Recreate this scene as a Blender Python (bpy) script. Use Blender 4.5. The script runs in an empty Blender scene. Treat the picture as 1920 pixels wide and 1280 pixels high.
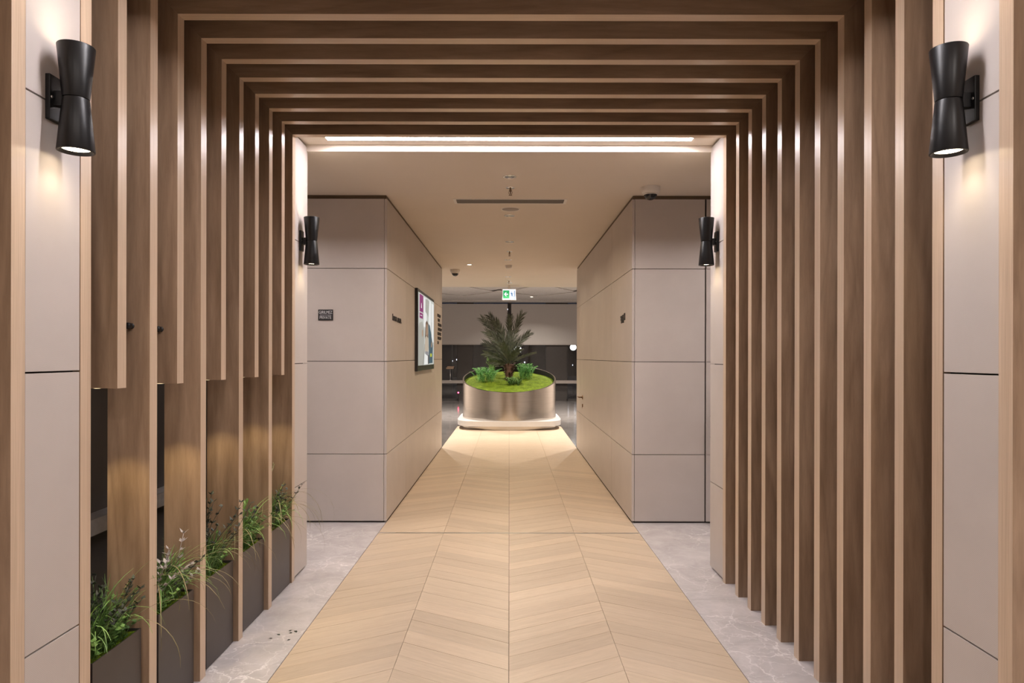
import bpy, bmesh, math, random
from mathutils import Vector, Matrix

# ------------------------------------------------------------------ camera, world, exposure
sc = bpy.context.scene
COL = sc.collection
random.seed(7)

F = 1280.0            # focal length in pixels of the 1920x1280 frame
HC = 1.35             # camera height
cam_d = bpy.data.cameras.new('camera')
cam_d.sensor_fit = 'HORIZONTAL'
cam_d.sensor_width = 36.0
cam_d.lens = 36.0 * F / 1920.0
cam_d.shift_x = 5.0 / 1920.0
cam_d.shift_y = 28.0 / 1920.0
cam_d.clip_end = 200
cam = bpy.data.objects.new('camera', cam_d)
COL.objects.link(cam)
cam.location = (0, 0, HC)
cam.rotation_euler = (Matrix.Rotation(math.radians(90), 4, 'X') @ Matrix.Rotation(math.radians(0.11), 4, 'Z')).to_euler()
sc.camera = cam

world = bpy.data.worlds.new('night')
world.use_nodes = True
world.node_tree.nodes['Background'].inputs[0].default_value = (0.012, 0.014, 0.022, 1)
world.node_tree.nodes['Background'].inputs[1].default_value = 1.0
sc.world = world

sc.view_settings.view_transform = 'Standard'
sc.view_settings.look = 'None'
sc.view_settings.exposure = 0.88
sc.view_settings.gamma = 1.0
sc.view_settings.use_curve_mapping = False
try:
    sc.cycles.use_denoising = True
    sc.cycles.caustics_reflective = False
    sc.cycles.caustics_refractive = False
except Exception:
    pass

# light levels (watts), for the lamps built further down
E_LOBBY_FILL = 12.0       # unseen fill lamps added in the lobby ceiling behind the camera
E_CORR = 5.6        # corridor downlights
E_FAR = 62.0         # far hall downlights
E_SCONCE = 0.75       # narrow beam of each wall lamp, up and down
LED_STRENGTH = 40.0
LENS_STRENGTH = 9.0
E_PLANT = 4.0

# ------------------------------------------------------------------ helpers
def link(o, parent=None):
    COL.objects.link(o)
    if parent is not None:
        o.parent = parent
    return o

def tag(o, label=None, cat=None, group=None, kind=None):
    if label: o['label'] = label
    if cat: o['category'] = cat
    if group: o['group'] = group
    if kind: o['kind'] = kind
    return o

def thing(name, label, cat, loc=(0, 0, 0), rotz=0.0, group=None):
    o = bpy.data.objects.new(name, None)
    o.empty_display_size = 0.1
    link(o)
    o.location = loc
    o.rotation_euler = (0, 0, rotz)
    return tag(o, label, cat, group)

class MB:
    """collects geometry for one mesh object"""
    def __init__(s):
        s.v = []; s.f = []; s.m = []; s.sm = []
    def add(s, vs, fs, mat=0, smooth=False):
        b = len(s.v)
        s.v += [tuple(p) for p in vs]
        for f in fs:
            s.f.append(tuple(b + i for i in f)); s.m.append(mat); s.sm.append(smooth)
        return s
    def box(s, x0, x1, y0, y1, z0, z1, mat=0, mats=None):
        vs = [(x0, y0, z0), (x1, y0, z0), (x1, y1, z0), (x0, y1, z0), (x0, y0, z1), (x1, y0, z1), (x1, y1, z1), (x0, y1, z1)]
        fs = [(0, 3, 2, 1), (4, 5, 6, 7), (0, 1, 5, 4), (2, 3, 7, 6), (1, 2, 6, 5), (3, 0, 4, 7)]
        b = len(s.v); s.v += vs
        for i, f in enumerate(fs):
            s.f.append(tuple(b + k for k in f)); s.m.append(mats[i] if mats else mat); s.sm.append(False)
        return s
    def bbox_bevel(s, x0, x1, y0, y1, z0, z1, r, mat=0):
        bm = bmesh.new()
        bmesh.ops.create_cube(bm, size=1.0)
        for v in bm.verts:
            v.co = Vector(((x0 + x1) / 2 + v.co.x * (x1 - x0), (y0 + y1) / 2 + v.co.y * (y1 - y0), (z0 + z1) / 2 + v.co.z * (z1 - z0)))
        bmesh.ops.bevel(bm, geom=list(bm.edges), offset=r, segments=2, affect='EDGES', profile=0.5)
        bm.verts.index_update()
        s.add([v.co[:] for v in bm.verts], [[v.index for v in f.verts] for f in bm.faces], mat)
        bm.free()
        return s
    def prism(s, poly, axis, a, b, mat=0, mats=None):
        """extrude a 2D polygon along axis ('x','y','z') from a to b"""
        def P(p, t):
            if axis == 'y': return (p[0], t, p[1])
            if axis == 'x': return (t, p[0], p[1])
            return (p[0], p[1], t)
        n = len(poly)
        vs = [P(p, a) for p in poly] + [P(p, b) for p in poly]
        bb = len(s.v); s.v += vs
        fs = [tuple(range(n)), tuple(range(2 * n - 1, n - 1, -1))]
        for i in range(n):
            j = (i + 1) % n
            fs.append((i, n + i, n + j, j))
        for i, f in enumerate(fs):
            s.f.append(tuple(bb + k for k in f)); s.m.append(mats[i] if mats else mat); s.sm.append(False)
        return s
    def lathe(s, prof, n=32, c=(0, 0, 0), mat=0, smooth=True, axis='z', mats=None):
        """prof: list of (r, h); closed at ends where r==0"""
        def P(r, h, t):
            x, y = r * math.cos(t), r * math.sin(t)
            if axis == 'z': return (c[0] + x, c[1] + y, c[2] + h)
            if axis == 'x': return (c[0] + h, c[1] + x, c[2] + y)
            return (c[0] + x, c[1] + h, c[2] + y)
        b = len(s.v); rows = []
        for r, h in prof:
            if r <= 1e-6:
                s.v.append(P(0, h, 0)); rows.append([len(s.v) - 1] * n)
            else:
                st = len(s.v)
                for i in range(n): s.v.append(P(r, h, 2 * math.pi * i / n))
                rows.append(list(range(st, st + n)))
        for k in range(len(prof) - 1):
            A, B = rows[k], rows[k + 1]
            mm = mats[k] if mats else mat
            for i in range(n):
                j = (i + 1) % n
                f = [A[i], A[j], B[j], B[i]]
                g = []
                for q in f:
                    if q not in g: g.append(q)
                if len(g) >= 3:
                    s.f.append(tuple(g)); s.m.append(mm); s.sm.append(smooth)
        return s
    def tube(s, pts, rad, n=6, mat=0):
        pts = [Vector(p) for p in pts]
        rads = rad if isinstance(rad, (list, tuple)) else [rad] * len(pts)
        b = len(s.v); m = len(pts)
        for i, p in enumerate(pts):
            d = (pts[min(i + 1, m - 1)] - pts[max(i - 1, 0)]).normalized()
            u = d.cross(Vector((0, 0, 1)))
            if u.length < 1e-3: u = d.cross(Vector((1, 0, 0)))
            u.normalize(); w = d.cross(u)
            for k in range(n):
                t = 2 * math.pi * k / n
                s.v.append(tuple(p + (u * math.cos(t) + w * math.sin(t)) * rads[i]))
        for i in range(m - 1):
            for k in range(n):
                j = (k + 1) % n
                s.f.append((b + i * n + k, b + i * n + j, b + (i + 1) * n + j, b + (i + 1) * n + k)); s.m.append(mat); s.sm.append(True)
        s.f.append(tuple(b + k for k in range(n))); s.m.append(mat); s.sm.append(False)
        s.f.append(tuple(b + (m - 1) * n + k for k in range(n - 1, -1, -1))); s.m.append(mat); s.sm.append(False)
        return s
    def ribbon(s, pts, widths, up=None, mat=0):
        """curved leaf blade with a slight keel"""
        pts = [Vector(p) for p in pts]; m = len(pts); b = len(s.v)
        for i, p in enumerate(pts):
            d = (pts[min(i + 1, m - 1)] - pts[max(i - 1, 0)])
            if d.length < 1e-6: d = Vector((0, 0, 1))
            d.normalize()
            u = d.cross(Vector(up) if up else Vector((0, 0, 1)))
            if u.length < 1e-3: u = Vector((1, 0, 0))
            u.normalize()
            k = d.cross(u)
            w = widths[i]
            s.v += [tuple(p - u * w), tuple(p + k * w * 0.35), tuple(p + u * w)]
        for i in range(m - 1):
            for q in (0, 1):
                s.f.append((b + i * 3 + q, b + i * 3 + q + 1, b + i * 3 + 4 + q, b + i * 3 + 3 + q)); s.m.append(mat); s.sm.append(True)
        return s
    def leaf(s, base, d, L, W, mat=0, up=(0, 0, 1)):
        d = Vector(d).normalized(); base = Vector(base)
        u = d.cross(Vector(up))
        if u.length < 1e-3: u = Vector((1, 0, 0))
        u.normalize(); k = d.cross(u)
        vs = [base, base + d * L * .4 + u * W, base + d * L * .45 - k * W * .3, base + d * L * .4 - u * W, base + d * L]
        s.add(vs, [(0, 1, 2), (0, 2, 3), (1, 4, 2), (2, 4, 3)], mat, True)
        return s
    def mesh(s, name, mats):
        me = bpy.data.meshes.new(name)
        me.from_pydata(s.v, [], s.f)
        for m in (mats if isinstance(mats, (list, tuple)) else [mats]): me.materials.append(m)
        me.polygons.foreach_set('material_index', s.m)
        me.polygons.foreach_set('use_smooth', s.sm)
        me.update()
        return me
    def build(s, name, mats, parent=None, loc=(0, 0, 0), fix=True):
        me = s.mesh(name, mats)
        if fix:
            bm = bmesh.new(); bm.from_mesh(me)
            bmesh.ops.recalc_face_normals(bm, faces=list(bm.faces))
            bm.to_mesh(me); bm.free()
        o = bpy.data.objects.new(name, me)
        link(o, parent); o.location = loc
        return o

def obj(name, me, parent=None, loc=(0, 0, 0), rot=(0, 0, 0)):
    o = bpy.data.objects.new(name, me); link(o, parent); o.location = loc; o.rotation_euler = rot
    return o

def boxo(name, mat, x0, x1, y0, y1, z0, z1, parent=None, bevel=0):
    m = MB()
    if bevel: m.bbox_bevel(x0, x1, y0, y1, z0, z1, bevel)
    else: m.box(x0, x1, y0, y1, z0, z1)
    return m.build(name, mat, parent)

def struct(o, label):
    o['kind'] = 'structure'; o['label'] = label
    return o

# ------------------------------------------------------------------ materials
def new_mat(name):
    m = bpy.data.materials.new(name); m.use_nodes = True
    nt = m.node_tree
    return m, nt, nt.nodes['Principled BSDF']

def setp(b, **k):
    names = {'color': 'Base Color', 'rough': 'Roughness', 'metal': 'Metallic', 'spec': 'Specular IOR Level', 'coat': 'Coat Weight', 'coat_rough': 'Coat Roughness',
             'aniso': 'Anisotropic', 'emit': 'Emission Color', 'emit_s': 'Emission Strength', 'trans': 'Transmission Weight', 'ior': 'IOR', 'sss': 'Subsurface Weight'}
    for kk, v in k.items():
        i = b.inputs[names[kk]]
        if isinstance(v, tuple) and len(v) == 3: v = (*v, 1)
        i.default_value = v

def nd(nt, t, **k):
    n = nt.nodes.new(t)
    for a, v in k.items():
        if a == 'inp':
            for i, val in v.items(): n.inputs[i].default_value = val
        else: setattr(n, a, v)
    return n

def coords(nt, scale=(1, 1, 1), rnd=True, kind='Object', rot=(0, 0, 0)):
    tc = nd(nt, 'ShaderNodeTexCoord')
    mp = nd(nt, 'ShaderNodeMapping')
    mp.inputs['Scale'].default_value = scale
    mp.inputs['Rotation'].default_value = rot
    nt.links.new(tc.outputs[kind], mp.inputs['Vector'])
    if rnd:
        oi = nd(nt, 'ShaderNodeObjectInfo')
        ml = nd(nt, 'ShaderNodeMath', operation='MULTIPLY', inp={1: 37.0})
        nt.links.new(oi.outputs['Random'], ml.inputs[0])
        cb = nd(nt, 'ShaderNodeCombineXYZ')
        for i in range(3): nt.links.new(ml.outputs[0], cb.inputs[i])
        nt.links.new(cb.outputs[0], mp.inputs['Location'])
    return mp.outputs[0]

def ramp(nt, fac, stops):
    r = nd(nt, 'ShaderNodeValToRGB')
    el = r.color_ramp.elements
    while len(el) < len(stops): el.new(0.5)
    for e, (p, c) in zip(el, stops): e.position = p; e.color = (*c, 1)
    nt.links.new(fac, r.inputs[0])
    return r.outputs[0]

def noise(nt, vec, scale, detail=4, rough=.5, dist=0.0):
    n = nd(nt, 'ShaderNodeTexNoise', inp={'Scale': scale, 'Detail': detail, 'Roughness': rough, 'Distortion': dist})
    nt.links.new(vec, n.inputs['Vector'])
    return n.outputs['Fac']

def mixc(nt, a, b, fac, mode='MIX'):
    m = nd(nt, 'ShaderNodeMix', data_type='RGBA', blend_type=mode)
    for sock, val in ((m.inputs[0], fac), (m.inputs[6], a), (m.inputs[7], b)):
        if isinstance(val, (int, float)): sock.default_value = val
        elif isinstance(val, tuple): sock.default_value = (*val, 1) if len(val) == 3 else val
        else: nt.links.new(val, sock)
    return m.outputs[2]

def bump(nt, b, fac, strength=.1, dist=.002):
    bp = nd(nt, 'ShaderNodeBump', inp={'Strength': strength, 'Distance': dist})
    nt.links.new(fac, bp.inputs['Height']); nt.links.new(bp.outputs[0], b.inputs['Normal'])

def wood(name, dark, mid, light, scale, rough=.35, fine=1.0, vary=.12, rot=(0, 0, 0), coat=0.0, spec=.5, rings=.55, fs=.8):
    m, nt, b = new_mat(name)
    vec = coords(nt, scale, rot=rot)
    n1 = noise(nt, vec, 1.0, 5, .55, 1.6)
    c1 = ramp(nt, n1, [(.25, dark), (.5, mid), (.75, light)])
    n2 = noise(nt, vec, 9.0 * fine, 6, .7, .3)
    c2 = ramp(nt, n2, [(.3, (.78, .76, .74)), (.65, (1.06, 1.06, 1.06))])
    c = mixc(nt, c1, c2, fs, 'MULTIPLY')
    if rings:
        n3 = noise(nt, vec, .8, 2, .5, .8)
        mu = nd(nt, 'ShaderNodeMath', operation='MULTIPLY', inp={1: 11.0}); nt.links.new(n3, mu.inputs[0])
        pp = nd(nt, 'ShaderNodeMath', operation='PINGPONG', inp={1: 1.0}); nt.links.new(mu.outputs[0], pp.inputs[0])
        c = mixc(nt, c, ramp(nt, pp.outputs[0], [(.0, (.72, .70, .68)), (.45, (1.0, 1.0, 1.0)), (1.0, (1.08, 1.08, 1.08))]), rings, 'MULTIPLY')
    oi = nd(nt, 'ShaderNodeObjectInfo')
    v = nd(nt, 'ShaderNodeMapRange', inp={3: 1 - vary, 4: 1 + vary})
    nt.links.new(oi.outputs['Random'], v.inputs[0])
    hsv = nd(nt, 'ShaderNodeHueSaturation')
    nt.links.new(v.outputs[0], hsv.inputs['Value']); nt.links.new(c, hsv.inputs['Color'])
    nt.links.new(hsv.outputs[0], b.inputs['Base Color'])
    setp(b, rough=rough, coat=coat, coat_rough=.2, spec=spec)
    bump(nt, b, n2, .08, .0006)
    return m

def plain(name, color, rough=.5, metal=0.0, var=.06, scale=12, **k):
    m, nt, b = new_mat(name)
    vec = coords(nt)
    n = noise(nt, vec, scale, 4)
    lo = tuple(c * (1 - var) for c in color); hi = tuple(c * (1 + var) for c in color)
    nt.links.new(ramp(nt, n, [(.3, lo), (.7, hi)]), b.inputs['Base Color'])
    setp(b, rough=rough, metal=metal, **k)
    return m

def emis(name, color, strength, base=(.8, .8, .8)):
    m, nt, b = new_mat(name)
    setp(b, color=base, emit=color, emit_s=strength, rough=.4)
    return m

W_D, W_M, W_L = (.225, .145, .090), (.322, .215, .140), (.40, .278, .188)
veneer_post = wood('veneer_post', W_D, W_M, W_L, (7, 7, .7), .38)
veneer_beam = wood('veneer_beam', W_D, W_M, W_L, (.7, 7, 7), .38)
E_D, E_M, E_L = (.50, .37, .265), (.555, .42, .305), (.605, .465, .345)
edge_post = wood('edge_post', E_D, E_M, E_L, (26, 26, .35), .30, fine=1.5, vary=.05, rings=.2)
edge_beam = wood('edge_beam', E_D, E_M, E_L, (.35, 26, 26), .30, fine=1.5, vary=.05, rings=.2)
oak = wood('oak_floor', (.545, .43, .312), (.585, .468, .345), (.62, .502, .377), (1.6, 22, 5), .36, vary=.09, rings=.12, fs=.45)

def laminate(name, color, rough=.42):
    m, nt, b = new_mat(name)
    vec = coords(nt)
    n = noise(nt, vec, 3.0, 5, .6)
    w1 = nd(nt, 'ShaderNodeTexWave', wave_type='BANDS', bands_direction='Z', inp={'Scale': 160, 'Distortion': 2.5, 'Detail': 2})
    w2 = nd(nt, 'ShaderNodeTexWave', wave_type='BANDS', bands_direction='DIAGONAL', inp={'Scale': 110, 'Distortion': 2.5, 'Detail': 2})
    nt.links.new(vec, w1.inputs['Vector']); nt.links.new(vec, w2.inputs['Vector'])
    ad = nd(nt, 'ShaderNodeMath', operation='ADD')
    nt.links.new(w1.outputs['Fac'], ad.inputs[0]); nt.links.new(w2.outputs['Fac'], ad.inputs[1])
    md = nd(nt, 'ShaderNodeMath', operation='MULTIPLY', inp={1: .5})
    nt.links.new(ad.outputs[0], md.inputs[0])
    c1 = ramp(nt, n, [(.3, tuple(c * .95 for c in color)), (.7, tuple(c * 1.04 for c in color))])
    c2 = ramp(nt, md.outputs[0], [(.2, (.94, .94, .94)), (.8, (1.03, 1.03, 1.03))])
    nt.links.new(mixc(nt, c1, c2, 1.0, 'MULTIPLY'), b.inputs['Base Color'])
    setp(b, rough=rough, spec=.4)
    return m
panel_mat = laminate('beige_laminate', (.500, .448, .418))
gap_mat = plain('dark_gap', (.035, .026, .022), .8)
trim_mat = plain('brown_trim', (.10, .065, .035), .6)
plaster = plain('ceiling_plaster', (.66, .585, .51), .85, var=.015, scale=2)
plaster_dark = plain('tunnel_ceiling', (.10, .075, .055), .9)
far_plaster = plain('far_ceiling_plaster', (.52, .49, .465), .9, var=.12, scale=30)
lobby_wall = plain('lobby_wall', (.50, .44, .40), .8, var=.03, scale=3)

def marble(name, lo, hi, vein, rough):
    m, nt, b = new_mat(name)
    tc = nd(nt, 'ShaderNodeTexCoord')
    geo = nd(nt, 'ShaderNodeNewGeometry')
    vec = geo.outputs['Position']
    n = noise(nt, vec, 4.0, 8, .68, .4)
    base = ramp(nt, n, [(.3, lo), (.7, hi)])
    def veins(scale, width, dist):
        nz = nd(nt, 'ShaderNodeTexNoise', inp={'Scale': scale * 1.1, 'Detail': 5.0, 'Roughness': .6})
        nt.links.new(vec, nz.inputs['Vector'])
        sv = nd(nt, 'ShaderNodeVectorMath', operation='SCALE', inp={'Scale': dist}); nt.links.new(nz.outputs['Color'], sv.inputs[0])
        av = nd(nt, 'ShaderNodeVectorMath', operation='ADD'); nt.links.new(vec, av.inputs[0]); nt.links.new(sv.outputs[0], av.inputs[1])
        vo = nd(nt, 'ShaderNodeTexVoronoi', feature='DISTANCE_TO_EDGE', inp={'Scale': scale}); nt.links.new(av.outputs[0], vo.inputs['Vector'])
        r = nd(nt, 'ShaderNodeMapRange', inp={1: 0.0, 2: width, 3: 1.0, 4: 0.0}); nt.links.new(vo.outputs['Distance'], r.inputs[0])
        return r.outputs[0]
    v1 = veins(3.2, .022, .35); v2 = veins(8.0, .03, .16)
    mx = nd(nt, 'ShaderNodeMath', operation='MAXIMUM'); nt.links.new(v1, mx.inputs[0])
    h = nd(nt, 'ShaderNodeMath', operation='MULTIPLY', inp={1: .55}); nt.links.new(v2, h.inputs[0]); nt.links.new(h.outputs[0], mx.inputs[1])
    msk = nd(nt, 'ShaderNodeMath', operation='MULTIPLY'); nt.links.new(mx.outputs[0], msk.inputs[0])
    mk = nd(nt, 'ShaderNodeMapRange', inp={1: .4, 2: .62, 3: .1, 4: .85}); nt.links.new(noise(nt, vec, 1.3, 3), mk.inputs[0]); nt.links.new(mk.outputs[0], msk.inputs[1])
    nt.links.new(mixc(nt, base, vein, msk.outputs[0]), b.inputs['Base Color'])
    setp(b, rough=rough, spec=.5)
    return m
marble_mat = marble('grey_marble', (.44, .41, .41), (.63, .59, .59), (.86, .83, .82), .17)
marble_far = marble('dark_polished_marble', (.12, .11, .105), (.22, .205, .20), (.36, .34, .33), .09)
grout = plain('grout', (.16, .14, .13), .8)
gap_floor = plain('floor_joint', (.13, .09, .058), .8)
steel_strip = plain('threshold_steel', (.62, .61, .60), .3, 1.0, .02)

black_metal = plain('black_metal', (.005, .0048, .0055), .38, 0.0, .05, spec=.4)
white_plastic = plain('white_plastic', (.68, .64, .60), .4, var=.02)
grey_plastic = plain('grey_plastic', (.33, .275, .245), .5, var=.03)
chrome = plain('chrome', (.75, .75, .76), .18, 1.0, .02)
dark_glass_ball = plain('dark_dome', (.012, .012, .014), .06)
screw_mat = plain('steel_screw', (.75, .75, .75), .3, 1.0, .02)
planter_mat = plain('planter_black_metal', (.060, .050, .048), .36, .35, .05)
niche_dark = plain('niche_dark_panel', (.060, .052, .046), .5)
stone_sill = plain('stone_sill', (.30, .28, .27), .5, var=.15, scale=20)
lens_warm = emis('lamp_lens', (1.0, .83, .58), LENS_STRENGTH)
led_mat = emis('led_diffuser', (1.0, .95, .985), LED_STRENGTH)
plant_lens = emis('plant_spot_lens', (1.0, .80, .45), 4)

def steel_brushed(name):
    m, nt, b = new_mat(name)
    vec = coords(nt, (1, 1, 90), rnd=False)
    n = noise(nt, vec, 3, 3)
    nt.links.new(ramp(nt, n, [(.3, (.47, .43, .385)), (.7, (.56, .52, .47))]), b.inputs['Base Color'])
    setp(b, rough=.17, metal=1.0, aniso=.8)
    tg = nd(nt, 'ShaderNodeTangent', direction_type='RADIAL', axis='Z')
    nt.links.new(tg.outputs[0], b.inputs['Tangent'])
    return m
brushed = steel_brushed('brushed_steel')

def leaf_mat(name, lo, hi, rough=.5, trans=.15):
    m, nt, b = new_mat(name)
    n = noise(nt, coords(nt), 18, 3)
    nt.links.new(ramp(nt, n, [(.3, lo), (.7, hi)]), b.inputs['Base Color'])
    setp(b, rough=rough, spec=.4)
    return m
g_grass = leaf_mat('grass_green', (.12, .25, .06), (.26, .42, .14))
g_dark = leaf_mat('sprig_dark', (.022, .028, .022), (.05, .058, .045))
g_mid = leaf_mat('leaf_mid_green', (.05, .12, .025), (.13, .25, .06))
g_light = leaf_mat('leaf_light_green', (.18, .36, .07), (.34, .55, .17))
g_silver = leaf_mat('leaf_silver', (.30, .26, .26), (.52, .47, .46))
g_straw = leaf_mat('dry_blade', (.16, .13, .06), (.30, .25, .12))
g_palm = leaf_mat('palm_leaf', (.045, .055, .036), (.12, .135, .09), .34)
g_fern = leaf_mat('fern_green', (.08, .26, .05), (.19, .48, .13))
bark = leaf_mat('palm_bark', (.045, .022, .014), (.12, .062, .038), .85)
def moss_material():
    m, nt, b = new_mat('moss')
    vec = coords(nt, rnd=False)
    n = noise(nt, vec, 9, 6, .7); n2 = noise(nt, vec, 60, 4, .7)
    c = ramp(nt, n, [(.3, (.075, .115, .010)), (.55, (.15, .22, .016)), (.75, (.24, .31, .03))])
    nt.links.new(mixc(nt, c, ramp(nt, n2, [(.3, (.5, .5, .5)), (.7, (1.2, 1.2, 1.2))]), 1.0, 'MULTIPLY'), b.inputs['Base Color'])
    setp(b, rough=.95, spec=.1)
    bump(nt, b, n2, .8, .02)
    return m
moss_mat = moss_material()

# ------------------------------------------------------------------ key dimensions (metres; y runs away from the camera)
ZTOP = 2.6675                    # underside of the portal beams
CEIL = 2.657                     # corridor ceiling
WL, WR = 1.280, 1.288            # inner faces of the posts, left and right
PW = .15                         # post width
YN = {1: 4.061, 11: 2.029, 12: 1.746}
for i in range(2, 11): YN[i] = 3.833 - .2004 * (i - 2)
TH = {i: .051 for i in range(1, 13)}
CUT = 1.243
YB = 5.538                       # front of the corridor blocks
YE = 10.08                       # end of the corridor
XC = .995                        # corridor half width
YW = 20.8                        # window wall
SEAMS = (.556, 1.308, 2.062)

# ------------------------------------------------------------------ floor
fl = boxo('floor', gap_floor, -4.2, 4.2, -5.2, YW, -.12, -.012)
struct(fl, 'floor of light oak chevron planks between grey marble strips')
P = .1386; TAN = math.tan(math.radians(30)); ANG = math.radians(30)
COLX = [(-.997, -.5005), (-.4985, -.001), (.001, .4985), (.5005, .997)]
def plank_poly(x0, x1, sgn, ylow):
    dx = x1 - x0; g = .0010
    return [(x0, ylow + g), (x1, ylow + sgn * TAN * dx + g), (x1, ylow + sgn * TAN * dx + P - g), (x0, ylow + P - g)]
plank_me = {}
Y_P0, Y_P1 = 2.40, 8.3
stuff_floor = MB()
for c, (x0, x1) in enumerate(COLX):
    sgn = 1 if c % 2 == 0 else -1
    w = x1 - x0; xm = (x0 + x1) / 2
    if sgn not in plank_me:
        # local frame: x along the plank
        poly = plank_poly(-w / 2, w / 2, sgn, -sgn * TAN * w / 2 - P / 2)
        R = Matrix.Rotation(-sgn * ANG, 2)
        poly = [tuple(R @ Vector(p)) for p in poly]
        m = MB(); m.prism(poly, 'z', -.011, 0.0)
        tmp = m.build('plank', oak); plank_me[sgn] = tmp.data
        bpy.data.objects.remove(tmp)
    k = 0
    y = -4.9 + random.random() * .05
    while y < 13.35:
        if Y_P0 < y < Y_P1:
            o = obj('plank', plank_me[sgn], fl, (xm, y, random.uniform(-.0004, .0004)), (0, 0, sgn * ANG))
        else:
            poly = plank_poly(x0, x1, sgn, y - sgn * TAN * w / 2 - P / 2)
            stuff_floor.prism(poly, 'z', -.011, 0.0)
        y += P
so = stuff_floor.build('plank_field', wood('oak_floor_field', (.545, .43, .312), (.585, .468, .345), (.62, .502, .377), (2.5, 9, 5), .36, vary=.0, rings=.1, fs=.4), fl)
so['kind'] = 'stuff'
boxo('threshold_strip', steel_strip, -.998, .998, 5.208, 5.230, -.011, .0014, fl)
# marble slabs
for sx in (-1, 1):
    xs = [1.0, 1.6, 2.2, 2.8, 3.4]
    ys = [1.4 + .6 * k for k in range(8)]
    for i in range(len(xs) - 1):
        for j in range(len(ys) - 1):
            if i > 1 and ys[j] < 4.3: continue
            a, b2 = sorted((sx * (xs[i] + .0006), sx * (xs[i + 1] - .0006)))
            boxo('marble_slab', marble_mat, a, b2, ys[j] + .0006, ys[j + 1] - .0006, -.011, 0, fl)
    a, b2 = sorted((sx * 1.001, sx * 4.2))
    boxo('marble_field', marble_mat, a, b2, -5.2, 1.399, -.011, 0, fl)
    a, b2 = sorted((sx * .999, sx * 4.2))
    boxo('polished_field', marble_far, a, b2, YE - .05, 13.4, -.011, 0, fl)
boxo('polished_field', marble_far, -4.2, 4.2, 13.4, YW, -.011, 0, fl)

# ------------------------------------------------------------------ ceilings
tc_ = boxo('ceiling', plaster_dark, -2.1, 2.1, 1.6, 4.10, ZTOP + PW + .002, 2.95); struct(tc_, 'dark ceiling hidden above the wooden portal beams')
sf = MB(); sf.box(-2.1, 2.1, 4.115, 4.20, 2.70, 2.95); sf.box(-2.1, 2.1, 4.275, 4.36, 2.70, 2.95)
sf.box(-2.1, -1.14, 4.20, 4.275, 2.70, 2.95); sf.box(1.135, 2.1, 4.20, 4.275, 2.70, 2.95); sf.box(-1.14, 1.135, 4.20, 4.275, 2.72, 2.95)
so = sf.build('ceiling', plaster); struct(so, 'cream soffit with a slot for the light strip behind the last portal frame')
ns = MB(); ns.box(-1.45, 1.45, 1.80, 1.88, 2.70, 2.81); ns.box(-1.45, 1.45, 1.955, 2.026, 2.70, 2.81); ns.box(-1.45, -.98, 1.88, 1.955, 2.70, 2.81); ns.box(.98, 1.45, 1.88, 1.955, 2.70, 2.81); ns.box(-.98, .98, 1.88, 1.955, 2.72, 2.81)
so = ns.build('ceiling', plaster); struct(so, 'cream soffit with a slot for the light strip above the nearest wall lamps')
cc = boxo('ceiling', plaster, -4.2, 4.2, 4.36, 12.87, CEIL, 2.95); struct(cc, 'cream corridor ceiling')
fc = boxo('ceiling', far_plaster, -4.2, 4.2, 12.87, YW, 3.06, 3.3); struct(fc, 'grey relief ceiling of the far hall')
# layered wavy relief on the far ceiling
def wave_layer(y0, amp, per, ph, z0, z1, y1):
    n = 64; m = MB(); top = []
    for i in range(n + 1):
        x = -4.1 + 8.2 * i / n
        t = abs(((x / per + ph) % 1.0) - .5) * 2
        top.append((x, y0 + amp * (t ** .8)))
    poly = top + [(4.1, y1), (-4.1, y1)]
    m.prism(poly, 'z', z0, z1)
    return m.build('relief_wave', far_plaster, fc)
wave_layer(15.8, 2.2, 2.1, .12, 3.035, 3.06, 20.7)
wave_layer(17.3, 1.6, 2.1, .62, 3.012, 3.034, 20.7)
boxo('cornice', far_plaster, -4.1, 4.1, 20.1, 20.72, 2.985, 3.011, fc)
# lobby behind the camera
lc = boxo('ceiling', plaster, -4.2, 4.2, -5.2, 1.60, 3.10, 3.3); struct(lc, 'ceiling of the lobby in front of the portal')

# ------------------------------------------------------------------ light strip
ls = boxo('led_strip', led_mat, -1.139, 1.134, 4.201, 4.274, 2.704, 2.719)
tag(ls, 'long white light strip set into the soffit behind the last portal frame', 'light')

ls = boxo('led_strip', led_mat, -.979, .979, 1.881, 1.954, 2.704, 2.719)
tag(ls, 'long white light strip set into the soffit above the nearest wall lamps', 'light')

# ------------------------------------------------------------------ walls
def panelled(parent, axis, plane, out, spans, zs, thick=.02, gap=.005, mat=None):
    """wall panels proud of a dark core. axis 'y': wall runs along y at x=plane, faces 'out' (+-1 in x)"""
    mat = mat or panel_mat
    for a, b in spans:
        for z0, z1 in zs:
            p0, p1 = sorted((plane, plane - out * thick))
            m = MB()
            if axis == 'y': m.bbox_bevel(p0, p1, a + gap / 2, b - gap / 2, z0 + gap / 2, z1 - gap / 2, .0008)
            else: m.bbox_bevel(a + gap / 2, b - gap / 2, p0, p1, z0 + gap / 2, z1 - gap / 2, .0008)
            m.build('panel', mat, parent)
ROWS = [(.012, SEAMS[0]), (SEAMS[0], SEAMS[1]), (SEAMS[1], SEAMS[2]), (SEAMS[2], 2.629)]
ROWSN = [(.012, .552), (.552, 1.304), (1.304, 2.054), (2.054, 2.80)]

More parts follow.
